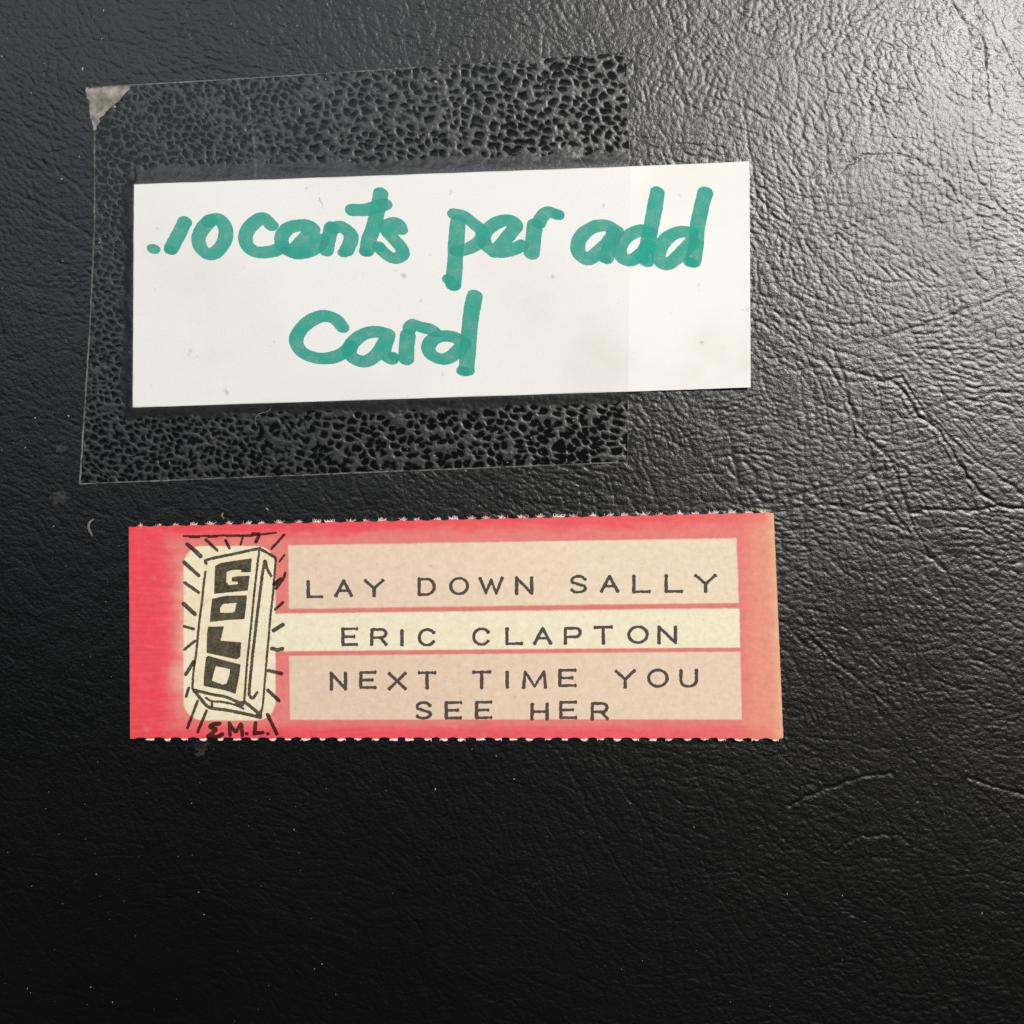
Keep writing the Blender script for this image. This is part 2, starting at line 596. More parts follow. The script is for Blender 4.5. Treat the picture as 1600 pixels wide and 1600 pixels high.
def leather_height(x, y):
    h, peb, rid = leather_parts(x, y)
    jx = x + 5 * noise(x / 22, y / 22, 101) + 2 * noise(x / 8, y / 8, 102)
    jy = y + 5 * noise(x / 22, y / 22, 103) + 2 * noise(x / 8, y / 8, 104)
    for pts, s in CREASES:
        P = catmull(pts, 5)
        lo, hi = P.min(0) - 25, P.max(0) + 25
        sel = np.nonzero((x > lo[0]) & (x < hi[0]) & (y > lo[1]) & (y < hi[1]))
        if len(sel[0]):
            d = d_polyline(jx[sel], jy[sel], P)
            h[sel] += s * (-0.034 * np.exp(-(d / 2.4) ** 2) + 0.008 * np.exp(-((d - 6) / 4.0) ** 2))
    return h - 0.03


step = 0.145 * MM / S
dense = np.arange(-53, 1653, step)
ext = [0.0]
g = step
while ext[-1] < 900:
    g = min(g * 1.14, 22)
    ext.append(ext[-1] + g)
ext = np.array(ext[1:])
axis = np.concatenate([dense[0] - ext[::-1], dense, dense[-1] + ext])
LX, LY = np.meshgrid(axis, axis)
LZ = np.zeros_like(LX)
for a in range(0, len(axis), 128):
    LZ[a:a + 128] = leather_height(LX[a:a + 128], LY[a:a + 128])
leather = link("leather_surface", grid_mesh("leather_surface", W(LX, LY, LZ)), M_LEATHER, kind="structure")
del LX, LY, LZ

# ------------------------------------------------------------------ white card slip
C_TL, C_TR, C_BR, C_BL = (210, 288.5), (1169.5, 254), (1171.5, 606), (208, 637)


def bil(u, v, TL, TR, BR, BL):
    x = (TL[0] * (1 - u) + TR[0] * u) * (1 - v) + (BL[0] * (1 - u) + BR[0] * u) * v
    y = (TL[1] * (1 - u) + TR[1] * u) * (1 - v) + (BL[1] * (1 - u) + BR[1] * u) * v
    return x, y


def slip_z(x, y):
    """upper face of the slip in mm; the free end beyond the tape stands off a little"""
    t = np.clip((x - 985) / 190, 0, 1)
    return 0.27 + 0.55 * t ** 2 + 0.04 * noise(np.asarray(x) / 300, np.asarray(y) / 300, 7)


def sheet(name, corners, zf, thick, nu, nv, mat, edge=0.0):
    """a sheet of card: upper face, lower face and rim in one mesh"""
    u = np.linspace(0, 1, nu); v = np.linspace(0, 1, nv)
    U, V_ = np.meshgrid(u, v)
    X, Y = bil(U, V_, *corners)
    if edge:
        w = np.minimum(np.minimum(U, 1 - U) * 960, np.minimum(V_, 1 - V_) * 350) < 0.5
        X = X + np.where(w, edge * noise(Y / 9, X / 9, 3), 0)
        Y = Y + np.where(w, edge * noise(X / 9, Y / 9, 4), 0)
    Z = zf(X, Y)
    top = W(X, Y, Z).reshape(-1, 3); bot = W(X, Y, Z - thick).reshape(-1, 3)
    n = nu * nv
    F = []
    for j in range(nv - 1):
        for i in range(nu - 1):
            a = j * nu + i
            F.append((a, a + nu, a + nu + 1, a + 1))
            F.append((n + a, n + a + 1, n + a + nu + 1, n + a + nu))
    ring = [i for i in range(nu)] + [j * nu + nu - 1 for j in range(1, nv)] + [(nv - 1) * nu + i for i in range(nu - 2, -1, -1)] + [j * nu for j in range(nv - 2, 0, -1)]
    for k in range(len(ring)):
        a, b2 = ring[k], ring[(k + 1) % len(ring)]
        F.append((a, b2, n + b2, n + a))
    return poly_mesh(name, np.vstack([top, bot]), F)


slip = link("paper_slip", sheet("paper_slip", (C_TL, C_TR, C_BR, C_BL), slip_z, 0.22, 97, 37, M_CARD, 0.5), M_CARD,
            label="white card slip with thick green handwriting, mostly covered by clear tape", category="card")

# handwriting: a slanted oval felt nib swept along each stroke
NIB_A, NIB_B, NIB_T = 11.9, 9.1, math.radians(17)


def nib_sdf(path, scale):
    ca, sa = math.cos(NIB_T), math.sin(NIB_T)

    def to(x, y):
        return (x * ca + y * sa) / NIB_A, (-x * sa + y * ca) / NIB_B
    P = np.array([to(px, py) for px, py in path])

    def f(x, y):
        u, v = to(x, y)
        d = d_polyline(u, v, P, scale)
        return d * 10 + 1.1 * noise(x / 26, y / 26, 11) + 0.6 * noise(x / 6, y / 6, 12) + 0.22 * noise(x / 2.2, y / 2.2, 13)
    return f


def cr(ox, oy, k):
    return lambda pts: [(ox + a * k, oy + b * k) for a, b in pts]


w3, w4, w5 = cr(220, 280, .1375), cr(430, 280, .1375), cr(680, 300, .1375)
w6, w7, w8 = cr(880, 280, .15), cr(440, 440, .1125), cr(600, 440, .1125)
WORDS = [
    [(w3([(145, 795), (162, 800)]), .83),
     (w3([(508, 490), (430, 650), (350, 795)]), .98), (w3([(335, 808), (345, 812)]), .8),
     (w3([(800, 470), (725, 545), (662, 660), (682, 770), (765, 852), (850, 838), (935, 745), (973, 625), (955, 525), (885, 458), (800, 470)]), 1.0),
     (w3([(770, 490), (800, 470)]), .92)],
    [(w3([(1490, 528), (1400, 448), (1290, 500), (1203, 620), (1208, 740), (1290, 822), (1400, 838), (1530, 815), (1610, 770)]), 1.0),
     (w4([(225, 800), (320, 695), (432, 592), (385, 540), (280, 528), (150, 565), (75, 665), (110, 780), (240, 845), (380, 825), (500, 745), (545, 690)]), 1.0),
     (w4([(150, 822), (230, 840), (330, 832)]), .9),
     (w4([(642, 550), (610, 680), (585, 812)]), 1.0),
     (w4([(660, 560), (755, 548), (845, 610), (866, 690), (815, 812)]), 1.0), (w4([(770, 842), (785, 844)]), .75),
     (w4([(1205, 165), (1170, 350), (1115, 560), (1065, 700), (1045, 815)]), 1.02), (w4([(1022, 830), (1036, 832)]), .78),
     (w4([(885, 358), (1050, 350), (1245, 290)]), 1.05),
     (w4([(1432, 575), (1410, 520), (1345, 500), (1272, 530), (1270, 592), (1350, 685), (1438, 790), (1445, 860), (1380, 900), (1290, 878), (1195, 795)]), .95),
     (w4([(1178, 768), (1190, 772)]), .85)],
    [(w5([(215, 255), (320, 278), (430, 360), (520, 440), (535, 520), (470, 600), (360, 655), (240, 678)]), .95),
     (w5([(265, 340), (245, 500), (230, 700), (222, 900), (205, 1060)]), 1.06), (w5([(150, 1000), (215, 1068)]), .85),
     (w5([(665, 685), (765, 585), (875, 450), (915, 380), (850, 325), (740, 338), (620, 412), (557, 510), (590, 620), (700, 682), (850, 672), (985, 610)]), .97),
     (w5([(1137, 380), (1115, 540), (1095, 700)]), 1.06), (w5([(1180, 360), (1215, 285), (1285, 236), (1390, 262)]), .95), (w5([(1392, 262), (1400, 264)]), .75)],
    [(w6([(560, 545), (430, 485), (280, 520), (170, 630), (160, 760), (240, 838), (330, 790), (440, 690), (540, 575)]), 1.0),
     (w6([(530, 560), (485, 700), (450, 825)]), 1.0), (w6([(425, 828), (440, 832)]), .8),
     (w6([(900, 560), (800, 538), (680, 590), (592, 700), (605, 815), (690, 852), (790, 800), (890, 690)]), .98),
     (w6([(978, 142), (935, 400), (903, 560), (870, 720), (865, 858)]), 1.02), (w6([(815, 820), (835, 835)]), .85),
     (w6([(1330, 560), (1210, 552), (1090, 610), (1010, 720), (995, 830), (1055, 893), (1150, 850), (1270, 730), (1345, 650)]), .98),
     (w6([(1478, 150), (1425, 350), (1395, 500), (1380, 700), (1352, 865)]), 1.03), (w6([(1310, 868), (1325, 872)]), .8)],
    [(w7([(845, 635), (760, 530), (640, 482), (520, 490), (360, 580), (235, 730), (215, 860), (290, 980), (430, 1050), (580, 1073), (740, 1050), (880, 980), (965, 895)]), .98),
     (w7([(1485, 735), (1340, 700), (1180, 720), (1040, 800), (950, 920), (960, 1030), (1060, 1095), (1190, 1108), (1320, 1020), (1420, 880), (1478, 770), (1440, 900), (1440, 1020), (1525, 1078)]), .98),
     (w8([(125, 1035), (140, 1050)]), .75),
     (w8([(335, 750), (318, 900), (308, 1075)]), 1.05), (w8([(355, 655), (405, 602), (520, 635), (640, 668), (705, 700)]), .95),
     (w8([(1060, 815), (930, 765), (780, 765), (662, 830), (618, 930), (680, 1030), (820, 1078), (940, 1040), (1050, 940), (1115, 850)]), .98),
     (w8([(1262, 205), (1220, 400), (1188, 700), (1165, 950), (1148, 1225)]), 1.08), (w8([(1090, 1245), (1110, 1250)]), .82)],
]
for strokes in WORDS:
    V, F = [], []
    for k, (pts, sc) in enumerate(strokes):
        P = catmull(pts, 7)
        lo, hi = P.min(0) - 17, P.max(0) + 17
        ink_region(nib_sdf(P, sc), (lo[0], lo[1], hi[0], hi[1]), 0.9, slip_z, 0.008 + 0.003 * (k % 8), V, F)
    link("handwritten_word", poly_mesh("handwritten_word", V, F), M_MARKER, slip)
# faint pencil nick on the slip
V, F = [], []
ink_region(lambda x, y: d_polyline(x, y, catmull([(499, 309), (501, 315), (504, 320), (505, 326)], 5), 0.7), (494, 304, 510, 332), 0.6, slip_z, 0.008, V, F)
link("pencil_nick", poly_mesh("pencil_nick", V, F), ink_material("pencil", (0.35, 0.34, 0.34), 0.2, 0.7, 5000), slip)

# ------------------------------------------------------------------ clear tape
nu, nv = 385, 290
U, Vv = np.meshgrid(np.linspace(0, 1, nu), np.linspace(0, 1, nv))
ytop = 137 + (82 - 137) * U + 4 * np.sin(U * math.pi) * 0.6
ybot = 756 + (722 - 756) * U
TY = ytop * (1 - Vv) + ybot * Vv
left = np.interp(Vv, [0, 0.11, 0.34, 0.6, 1.0], [136, 148, 148, 141, 125]) + 1.2 * noise(Vv * 40, Vv * 0, 5)
right = np.interp(Vv, [0, 0.3, 1.0], [978, 984, 980]) + 1.3 * np.abs(noise(Vv * 90, Vv * 0 + .3, 6)) * 2
TX = left * (1 - U) + right * U
dcard = d_polygon(TX, TY, [C_TL, C_TR, C_BR, C_BL])
band = np.where(TX < 212, 19.0, np.where(TY < 450, 25.0, 18.0)) + 11 * noise(TX / 30, TY / 30, 15) + 5 * noise(TX / 9, TY / 9, 16)
_, peb, rid = leather_parts(TX, TY)
lo = noise(TX / 60, TY / 60, 25) * 0.16 + noise(TX / 22, TY / 22, 26) * 0.10
wetter = 0.07 * sstep(500, 900, TX) + 0.07 * sstep(600, 740, TY) + 0.10 * np.exp(-((TX - 170) / 60) ** 2 - ((TY - 230) / 70) ** 2)
qx = TX + 10 * noise(TX / 45, TY / 45, 35) + 3.5 * noise(TX / 13, TY / 13, 33)
qy = TY + 10 * noise(TX / 45, TY / 45, 36) + 3.5 * noise(TX / 13, TY / 13, 34)
f1, f2 = voronoi((qx * .95 + qy * .22) / 16.0, (qy * .97 - qx * .15) / 12.0, 37, 0.95)
g1, g2 = voronoi((qx * .9 + qy * .3) / 11.5, (qy * .95 - qx * .25) / 9.5, 57, 0.95)
lft = sstep(560, 330, TX + 90 * noise(TX / 80, TY / 80, 58))
f1 = f1 * (1 - lft) + g1 * lft; f2 = f2 * (1 - lft) + g2 * lft
blob = (f2 - f1) * 0.6 + 0.75 * (0.55 - f1) + noise(TX / 7, TY / 7, 38) * 0.30 + noise(TX / 3.6, TY / 3.6, 39) * 0.12
gap = 0.5 - (blob - 0.31 + lo + wetter) * 0.9
near = sstep(band + 5, band - 5, dcard)
gap = np.maximum(gap, near * 0.95)
edge_in = np.minimum(np.minimum((TX - left), (right - TX)), np.minimum(TY - ytop, ybot - TY))
crease = np.zeros_like(TX)
for pts, s, wd in [([(372, 122), (374, 135), (378, 148)], .9, 1.6), ([(388, 150), (394, 200), (398, 240), (400, 275)], .8, 1.4),
                   ([(396, 190), (410, 215), (418, 240)], .6, 1.4), ([(683, 102), (684, 120), (688, 160), (700, 190), (702, 240)], .7, 1.6),
                   ([(694, 100), (697, 130), (706, 180)], .6, 1.3), ([(845, 98), (850, 140), (857, 150), (880, 152)], .5, 1.3),
                   ([(560, 240), (580, 262), (590, 268)], .3, 1.5), ([(300, 700), (340, 690), (362, 698)], .4, 2.2),
                   ([(150, 575), (168, 573)], .7, 1.0), ([(130, 688), (134, 704)], .7, 1.2), ([(990, 90), (960, 150)], .3, 2)]:
    crease = np.maximum(crease, s * np.exp(-(d_polyline(TX, TY, catmull(pts, 5)) / wd) ** 2))
on_card = sstep(0.8, -0.8, dcard)
t = sstep(0, 1, np.clip(dcard / np.maximum(band, 6), 0, 1))
zl = 0.012 + 0.03 * np.clip(gap, 0, 1)
TZ = np.where(dcard < 0, slip_z(TX, TY) + 0.055, (slip_z(TX, TY) + 0.05) * (1 - t) + zl * t)
TZ = TZ + 0.01 * noise(TX / 50, TY / 50, 44)
tape = link("clear_tape", grid_mesh("clear_tape", W(TX, TY, TZ), {"gap": gap, "crease": crease, "paper": on_card}), M_TAPE,
            label="wide strip of clear tape holding the white slip onto black leather", category="tape")


def tape_z(x, y):
    d = d_polygon(np.asarray(x, float), np.asarray(y, float), [C_TL, C_TR, C_BR, C_BL])
    t = sstep(0, 1, np.clip(d / 26, 0, 1))
    return np.where(d < 0, slip_z(x, y) + 0.07, (slip_z(x, y) + 0.07) * (1 - t) + 0.045 * t)


V, F = [], []
Ltop = np.stack([TX[0, ::6], TY[0, ::6]], -1); Lbot = np.stack([TX[-1, ::6], TY[-1, ::6]], -1)
Llef = np.stack([TX[::6, 0], TY[::6, 0]], -1); Lrig = np.stack([TX[::6, -1], TY[::6, -1]], -1)
for P, r in ((Ltop[:40], .75), (Lbot, .85), (Llef, 1.05), (Lrig[:14], .5), (Lrig[-8:], .5)):
    a, b2 = P.min(0) - 4, P.max(0) + 4
    ink_region(lambda x, y: d_polyline(x, y, P, r) + .9 * noise(x / 5, y / 5, 47) - .1, (a[0], a[1], b2[0], b2[1]), 0.9 if r > .7 else .8, tape_z, 0.02, V, F)
link("film_edge", poly_mesh("film_edge", V, F), M_EDGE, tape)

# the corner of the tape folded over on itself
fold = [(135, 138), (170, 136), (206, 134), (196, 147), (184, 160), (170, 172), (158, 184), (150, 203), (147, 205), (144, 190), (140, 172), (141, 160), (135, 150)]
V, F = [], []
ink_region(lambda x, y: d_polygon(x, y, fold) + 2.6 * noise(x / 8, y / 8, 52) + 1.3 * noise(x / 3, y / 3, 53), (128, 128, 212, 212), 1.0, lambda x, y: 0.10 + 0.05 * noise(x / 12, y / 12, 54), 0.03, V, F)
link("folded_corner", poly_mesh("folded_corner", V, F), M_FOLD, tape, label="beige dusty folded corner of the tape")

# ------------------------------------------------------------------ printed title strip
T_TL, T_TR, T_BR, T_BL = (203, 822), (1207, 800), (1222, 1154), (205, 1153.5)


def strip_z(x, y):
    x = np.asarray(x, float); y = np.asarray(y, float)
    return 0.30 + 0.60 * np.clip((x - 850) / 370, 0, 1) ** 2 + 0.25 * np.clip((330 - x) / 127, 0, 1) ** 2 + 0.08 * noise(x / 260, y / 260, 77)


NU, NV = 640, 224
U, Vv = np.meshgrid(np.linspace(0, 1, NU), np.linspace(0, 1, NV))
X, Y = bil(U, Vv, T_TL, T_TR, T_BR, T_BL)
# perforated long edges: shallow scallops between the torn ties
PER = 27.0
ph_t = (X - 222) / PER
ph_b = (X - 236) / PER
scal_t = 1.7 * (0.5 - 0.5 * np.cos(2 * math.pi * ph_t)) * sstep(0.06, 0.0, Vv)
scal_b = 2.4 * (0.5 - 0.5 * np.cos(2 * math.pi * ph_b)) * sstep(0.06, 0.0, 1 - Vv)
Y = Y + scal_t - scal_b + sstep(0.02, 0, Vv) * 1.2 * noise(X / 5, Y * 0, 61) + sstep(0.02, 0, 1 - Vv) * 1.0 * noise(X / 5, Y * 0, 62)
X = X + sstep(0.004, 0, 1 - U) * 0.8 * noise(X * 0, Y / 7, 63)

RED, PINK, PALE = lin(238, 78, 91), lin(230, 130, 125), lin(238, 178, 158)
PEACH, CREAM, BAND = lin(236, 192, 152), lin(243, 233, 207), lin(241, 234, 207)
TAN1, TAN2, LINE = lin(231, 212, 189), lin(228, 207, 184), lin(224, 128, 122)
ytop_ = T_TL[1] + (T_TR[1] - T_TL[1]) * U
dt = Y - ytop_; db = 1154 - Y
n1 = noise(X / 60, Y / 14, 65) * 10 + noise(X / 14, Y / 9, 66) * 4 + noise(X / 150, Y / 60, 64) * 8
s_t = sstep(30, 7, dt + n1); s_b = sstep(30, 9, db + n1 * .7)
s_l = sstep(293, 246, X + n1 * 1.3)
fade_r = 1 - 0.25 * sstep(300, 1000, X) - 0.40 * sstep(1000, 1215, X)
sat = np.maximum(np.maximum(s_t, s_b * .95) * fade_r, s_l)[..., None]
mixf = lambda a, b, t: a * (1 - t) + b * t
base = mixf(np.broadcast_to(PINK, X.shape + (3,)), PALE, (0.75 * sstep(262, 290, X + n1) * sstep(300, 288, X) * sstep(30, 90, dt) * sstep(30, 80, db))[..., None])
base = mixf(base, PEACH, (0.30 * sstep(1150, 1185, X + n1))[..., None])
base = mixf(base, RED, np.clip(sat, 0, 1))
base = mixf(base, PEACH, (0.85 * sstep(1192, 1219, X - 15 * (Y - 800) / 354 + 4 + n1 * .8))[..., None])


def rr(x, y, x0, y0, x1, y1, r):
    cx, cy, hx, hy = (x0 + x1) / 2, (y0 + y1) / 2, (x1 - x0) / 2 - r, (y1 - y0) / 2 - r
    qx = np.abs(x - cx) - hx; qy = np.abs(y - cy) - hy
    return np.hypot(np.maximum(qx, 0), np.maximum(qy, 0)) + np.minimum(np.maximum(qx, qy), 0) - r


wob = 0.5 * noise(X / 4, Y / 4, 67) + 0.5 * noise(X / 20, Y / 20, 68)
cov = lambda d: sstep(0.9, -0.9, d + wob)[..., None]
halo = rr(X, Y, 288, 853, 431, 1125, 30)
halo_c = mixf(np.broadcast_to(CREAM, X.shape + (3,)), CREAM * np.array([.98, .96, .9]), sstep(-.2, .4, noise(X / 40, Y / 40, 69))[..., None])
base = mixf(base, halo_c, cov(halo))
P1 = d_polygon(X, Y, [(451, 852), (1149, 841), (1153, 941.5), (452, 951)])
P2 = d_polygon(X, Y, [(452, 1024.5), (1155, 1017.5), (1158, 1123), (454, 1124)])
PB = d_polygon(X, Y, [(400, 959), (1154, 950), (1155, 1011), (400, 1017.5)])
PL = d_polygon(X, Y, [(431, 951), (1153, 941.5), (1155, 1018), (431, 1025)])
base = mixf(base, LINE, cov(PL) * sstep(425, 432, X)[..., None])
warm = sstep(500, 1100, X)[..., None]
base = mixf(base, mixf(np.broadcast_to(TAN1, X.shape + (3,)), lin(238, 223, 199), warm), cov(P1))
base = mixf(base, mixf(np.broadcast_to(TAN2, X.shape + (3,)), lin(233, 213, 190), warm), cov(P2))
base = mixf(base, BAND, cov(PB))
panel = np.maximum(cov(P1), cov(P2))[..., 0]
fold_l = 0.06 * np.exp(-((Y - 1022 + (X - 203) * .004) / 1.5) ** 2) * sstep(290, 240, X)
base = base * (1 - fold_l[..., None])
strip = link("title_strip", grid_mesh("title_strip", W(X, Y, strip_z(X, Y)), {"print": np.clip(base, 0, .93), "panel": panel}), M_PRINT,
             label="red and cream jukebox title card with a gold bar drawing and black capitals", category="title card")
# underside and cut rim of the strip
ring = np.concatenate([np.stack([X[0], Y[0]], -1)[::3], np.stack([X[:, -1], Y[:, -1]], -1)[1::3], np.stack([X[-1], Y[-1]], -1)[::-3], np.stack([X[:, 0], Y[:, 0]], -1)[-2:0:-3]])
zr = strip_z(ring[:, 0], ring[:, 1])
n = len(ring)
V = np.vstack([W(ring[:, 0], ring[:, 1], zr - 0.002), W(ring[:, 0], ring[:, 1], zr - 0.25)])
F = [(k, (k + 1) % n, n + (k + 1) % n, n + k) for k in range(n)] + [tuple(range(2 * n - 1, n - 1, -1))]
link("card_core", poly_mesh("card_core", V, F), M_CORE, strip)

# torn perforation ties: small fans of paper fibre along both long edges
def tuft_mesh(seed, up):
    r = random.Random(seed)
    V, F = [], []
    sgn = 1 if up else -1
    def tri_fibre(x, y, ang, ln, wd, z):
        dx, dy = math.cos(ang), math.sin(ang)
        nx, ny = -dy, dx
        bend = r.uniform(-.5, .5)
        ex, ey = x + dx * ln + nx * bend * ln * .4, y + dy * ln + ny * bend * ln * .4
        mx, my = x + dx * ln * .55, y + dy * ln * .55
        b = len(V)
        for (qx, qy, qz) in ((x - nx * wd, y - ny * wd, z), (x + nx * wd, y + ny * wd, z), (mx + nx * wd * .7, my + ny * wd * .7, z + .02), (mx - nx * wd * .7, my - ny * wd * .7, z + .02), (ex, ey, z - .02)):
            V.append((qx * S, qy * S, qz * MM))
        F.extend([(b, b + 1, b + 2, b + 3), (b + 3, b + 2, b + 4)])
    # nub of torn card
    w = r.uniform(4.6, 7.0); hgt = r.uniform(4.0, 5.2) if not up else r.uniform(1.4, 2.6)
    k = 9
    b = len(V)
    V.append((0, 0, 0.02 * MM))
    for i in range(k):
        a = math.pi * i / (k - 1)
        rad = r.uniform(.75, 1.1)
        V.append((math.cos(a) * w * rad * S, sgn * (math.sin(a) * hgt * rad - .6) * S, r.uniform(-.05, .03) * MM))
    for i in range(k - 1):
        F.append((b, b + 1 + i, b + 2 + i))
    for _ in range(13 if up else 5):
        tri_fibre(r.uniform(-5.5, 5.5), sgn * r.uniform(-.3, 1.5), sgn * (math.pi / 2 + r.uniform(-1.25, 1.25)), r.uniform(3, 6.5) if up else r.uniform(2, 4), r.uniform(.25, .5) if up else r.uniform(.4, .8), r.uniform(-.06, .05))
    return poly_mesh("perforation_tuft", V, F)


top_v = [tuft_mesh(100 + i, True) for i in range(9)]
bot_v = [tuft_mesh(200 + i, False) for i in range(9)]
for k in range(38):
    x = 222 + PER * k + random.uniform(-3, 3)
    if x < 1206:
        y = T_TL[1] + (T_TR[1] - T_TL[1]) * (x - 203) / 1004 + 0.6
        o = link("perforation_tuft", random.choice(top_v), M_CORE, strip)
        o.location = W(x, y, float(strip_z(x, y)) - .05).tolist()
        sc = random.uniform(.75, 1.25)
        o.scale = (random.choice((-1, 1)) * sc * random.uniform(.8, 1.3), sc, 1)
    x = 236 + PER * k + random.uniform(-2, 2)
    if x < 1216:
        y = 1153.2
        o = link("perforation_tuft", random.choice(bot_v), M_CORE, strip)
        o.location = W(x, y, float(strip_z(x, y)) - .05).tolist()
        sc = random.uniform(1.0, 1.2)
        o.scale = (random.choice((-1, 1)) * sc, sc * random.uniform(.75, 1.1), 1)

# typed capitals -------------------------------------------------------------
def arc(cx, cy, rx, ry, a0, a1, n=14):
    return [(cx + rx * math.cos(math.radians(a0 + (a1 - a0) * i / n)), cy + ry * math.sin(math.radians(a0 + (a1 - a0) * i / n))) for i in range(n + 1)]


GLYPH = {
    'L': [[(0, 0), (0, 1), (1, 1)]],
    'A': [[(0, 1), (.5, 0), (1, 1)], [(.2, .66), (.8, .66)]],
    'Y': [[(0, 0), (.5, .52), (.5, 1)], [(1, 0), (.5, .52)]],
    'D': [[(0, 0), (0, 1), (.5, 1)] + arc(.5, .5, .5, .5, 90, -90)[1:] + [(0, 0)]],
    'O': [arc(.5, .5, .5, .5, 0, 360, 28)],
    'W': [[(0, 0), (.27, 1), (.5, .12), (.73, 1), (1, 0)]],
    'N': [[(0, 1), (0, 0), (1, 1), (1, 0)]],
    'S': [[(.93, .2)] + arc(.5, .26, .42, .26, -25, -180, 10) + [(.12, .38), (.5, .5), (.88, .62)] + arc(.5, .74, .46, .26, 0, 155, 10)],
    'E': [[(1, 0), (0, 0), (0, 1), (1, 1)], [(0, .5), (.8, .5)]],
    'R': [[(0, 1), (0, 0), (.68, 0)] + arc(.68, .27, .3, .27, -90, 90, 10)[1:] + [(0, .54)], [(.6, .54), (1, 1)]],
    'I': [[(.5, 0), (.5, 1)]],
    'C': [[(.97, .22)] + arc(.53, .5, .53, .5, -42, -318, 24)[1:-1] + [(.97, .78)]],
    'P': [[(0, 1), (0, 0), (.66, 0)] + arc(.66, .29, .33, .29, -90, 90, 10)[1:] + [(0, .58)]],
    'T': [[(0, 0), (1, 0)], [(.5, 0), (.5, 1)]],
    'X': [[(0, 0), (1, 1)], [(1, 0), (0, 1)]],
    'M': [[(0, 1), (.06, 0), (.5, .92), (.94, 0), (1, 1)]],
    'U': [[(0, 0), (0, .62)] + arc(.5, .62, .5, .38, 180, 0, 14)[1:] + [(1, 0)]],
    'H': [[(0, 0), (0, 1)], [(1, 0), (1, 1)], [(0, .5), (1, .5)]],
}
LINES = [
    [('L', 480, 506, 906, 934.5), ('A', 523, 552, 905, 933), ('Y', 569, 601, 904.5, 933), ('D', 653, 681, 902.5, 931), ('O', 702, 733, 901, 930), ('W', 748, 787, 901, 929), ('N', 805, 833, 900.5, 929), ('S', 889, 918, 898, 927.5), ('A', 937, 967, 898, 926), ('L', 988, 1017, 897.5, 926.5), ('L', 1038, 1067, 897, 926), ('Y', 1084, 1119, 896.5, 926)],
    [('E', 534, 560.5, 980, 1009), ('R', 579, 606, 981, 1009), ('I', 619, 638, 983, 1009.5), ('C', 653, 681, 981, 1010), ('C', 738, 766, 980, 1009), ('L', 790, 817.5, 979.5, 1007.5), ('A', 833, 862.5, 979, 1007), ('P', 881, 909, 979, 1007), ('T', 927, 958, 977.5, 1007), ('O', 980, 1013, 976.5, 1006), ('N', 1027, 1057, 977, 1006)],
    [('N', 516, 542.5, 1049.5, 1078.5), ('E', 562, 589, 1048, 1076), ('X', 606, 636, 1049.5, 1078), ('T', 652.5, 682.5, 1048.5, 1077), ('T', 737.5, 768, 1047.5, 1076), ('I', 783, 802, 1047.5, 1075.5), ('M', 816, 854.5, 1046.5, 1076), ('E', 872.5, 901, 1044.5, 1073), ('Y', 960, 993, 1045.5, 1075.5), ('O', 1011, 1044, 1044, 1074), ('U', 1061, 1089.5, 1045, 1074)],
    [('S', 648, 676, 1095, 1124), ('E', 695, 722.5, 1095, 1123.5), ('E', 742.5, 769.5, 1094.5, 1123), ('H', 829, 857, 1097.5, 1125), ('E', 874, 902, 1094.5, 1123), ('R', 923, 951, 1096.5, 1125)],
]
for row in LINES:
    V, F = [], []
    for gi, (ch, x0, x1, y0, y1) in enumerate(row):
        r = 2.25
        tilt = 0.012
        segs = []
        for st in GLYPH[ch]:
            P = np.array([(x0 + r + (x1 - x0 - 2 * r) * u, y0 + r + (y1 - y0 - 2 * r) * v - tilt * (x1 - x0) * (u - .5)) for u, v in st])
            T = np.gradient(P, axis=0) if len(P) > 4 else None
            if T is None:
                for k in range(len(P) - 1):
                    dv = np.abs(P[k + 1] - P[k]); q = dv[1] / (dv.sum() + 1e-9)
                    segs.append((P[k:k + 2], 2.15 + 0.6 * q))
            else:
                q = np.abs(T[:, 1]) / (np.abs(T).sum(1) + 1e-9)
                segs.append((P, 2.15 + 0.55 * q))
            if ch != 'O':          # small spurs at the stroke ends
                for e, nb in ((P[0], P[1]), (P[-1], P[-2])):
                    d = (e - nb) / (np.linalg.norm(e - nb) + 1e-9)
                    nrm = np.array([-d[1], d[0]])
                    segs.append((np.array([e - nrm * 1.6, e + nrm * 1.6]), 1.6))

        def f(x, y, segs=segs, gi=gi):
            d = np.full(x.shape, 1e9)
            for P, r in segs:
                d = np.minimum(d, d_polyline(x, y, P, r))
            return d + 0.85 * noise(x / 3.2 + gi * 9, y / 3.2, 83) + 0.7 * noise(x / 10, y / 10 + gi * 5, 84)
        ink_region(f, (x0 - 4, y0 - 4, x1 + 4, y1 + 4), 0.75, strip_z, 0.010, V, F)
    link("printed_line", poly_mesh("printed_line", V, F), M_TYPE, strip)

# gold bar drawing ------------------------------------------------------------
K = 170 / 1600
eA = lambda pts: [(280 + a * K, 820 + b * K) for a, b in pts]
eB = lambda pts: [(280 + a * K, 990 + b * K) for a, b in pts]
emblem = bpy.data.objects.new("gold_bar_drawing", None)
emblem.empty_display_size = 0.005
COL.objects.link(emblem)
emblem.parent = strip


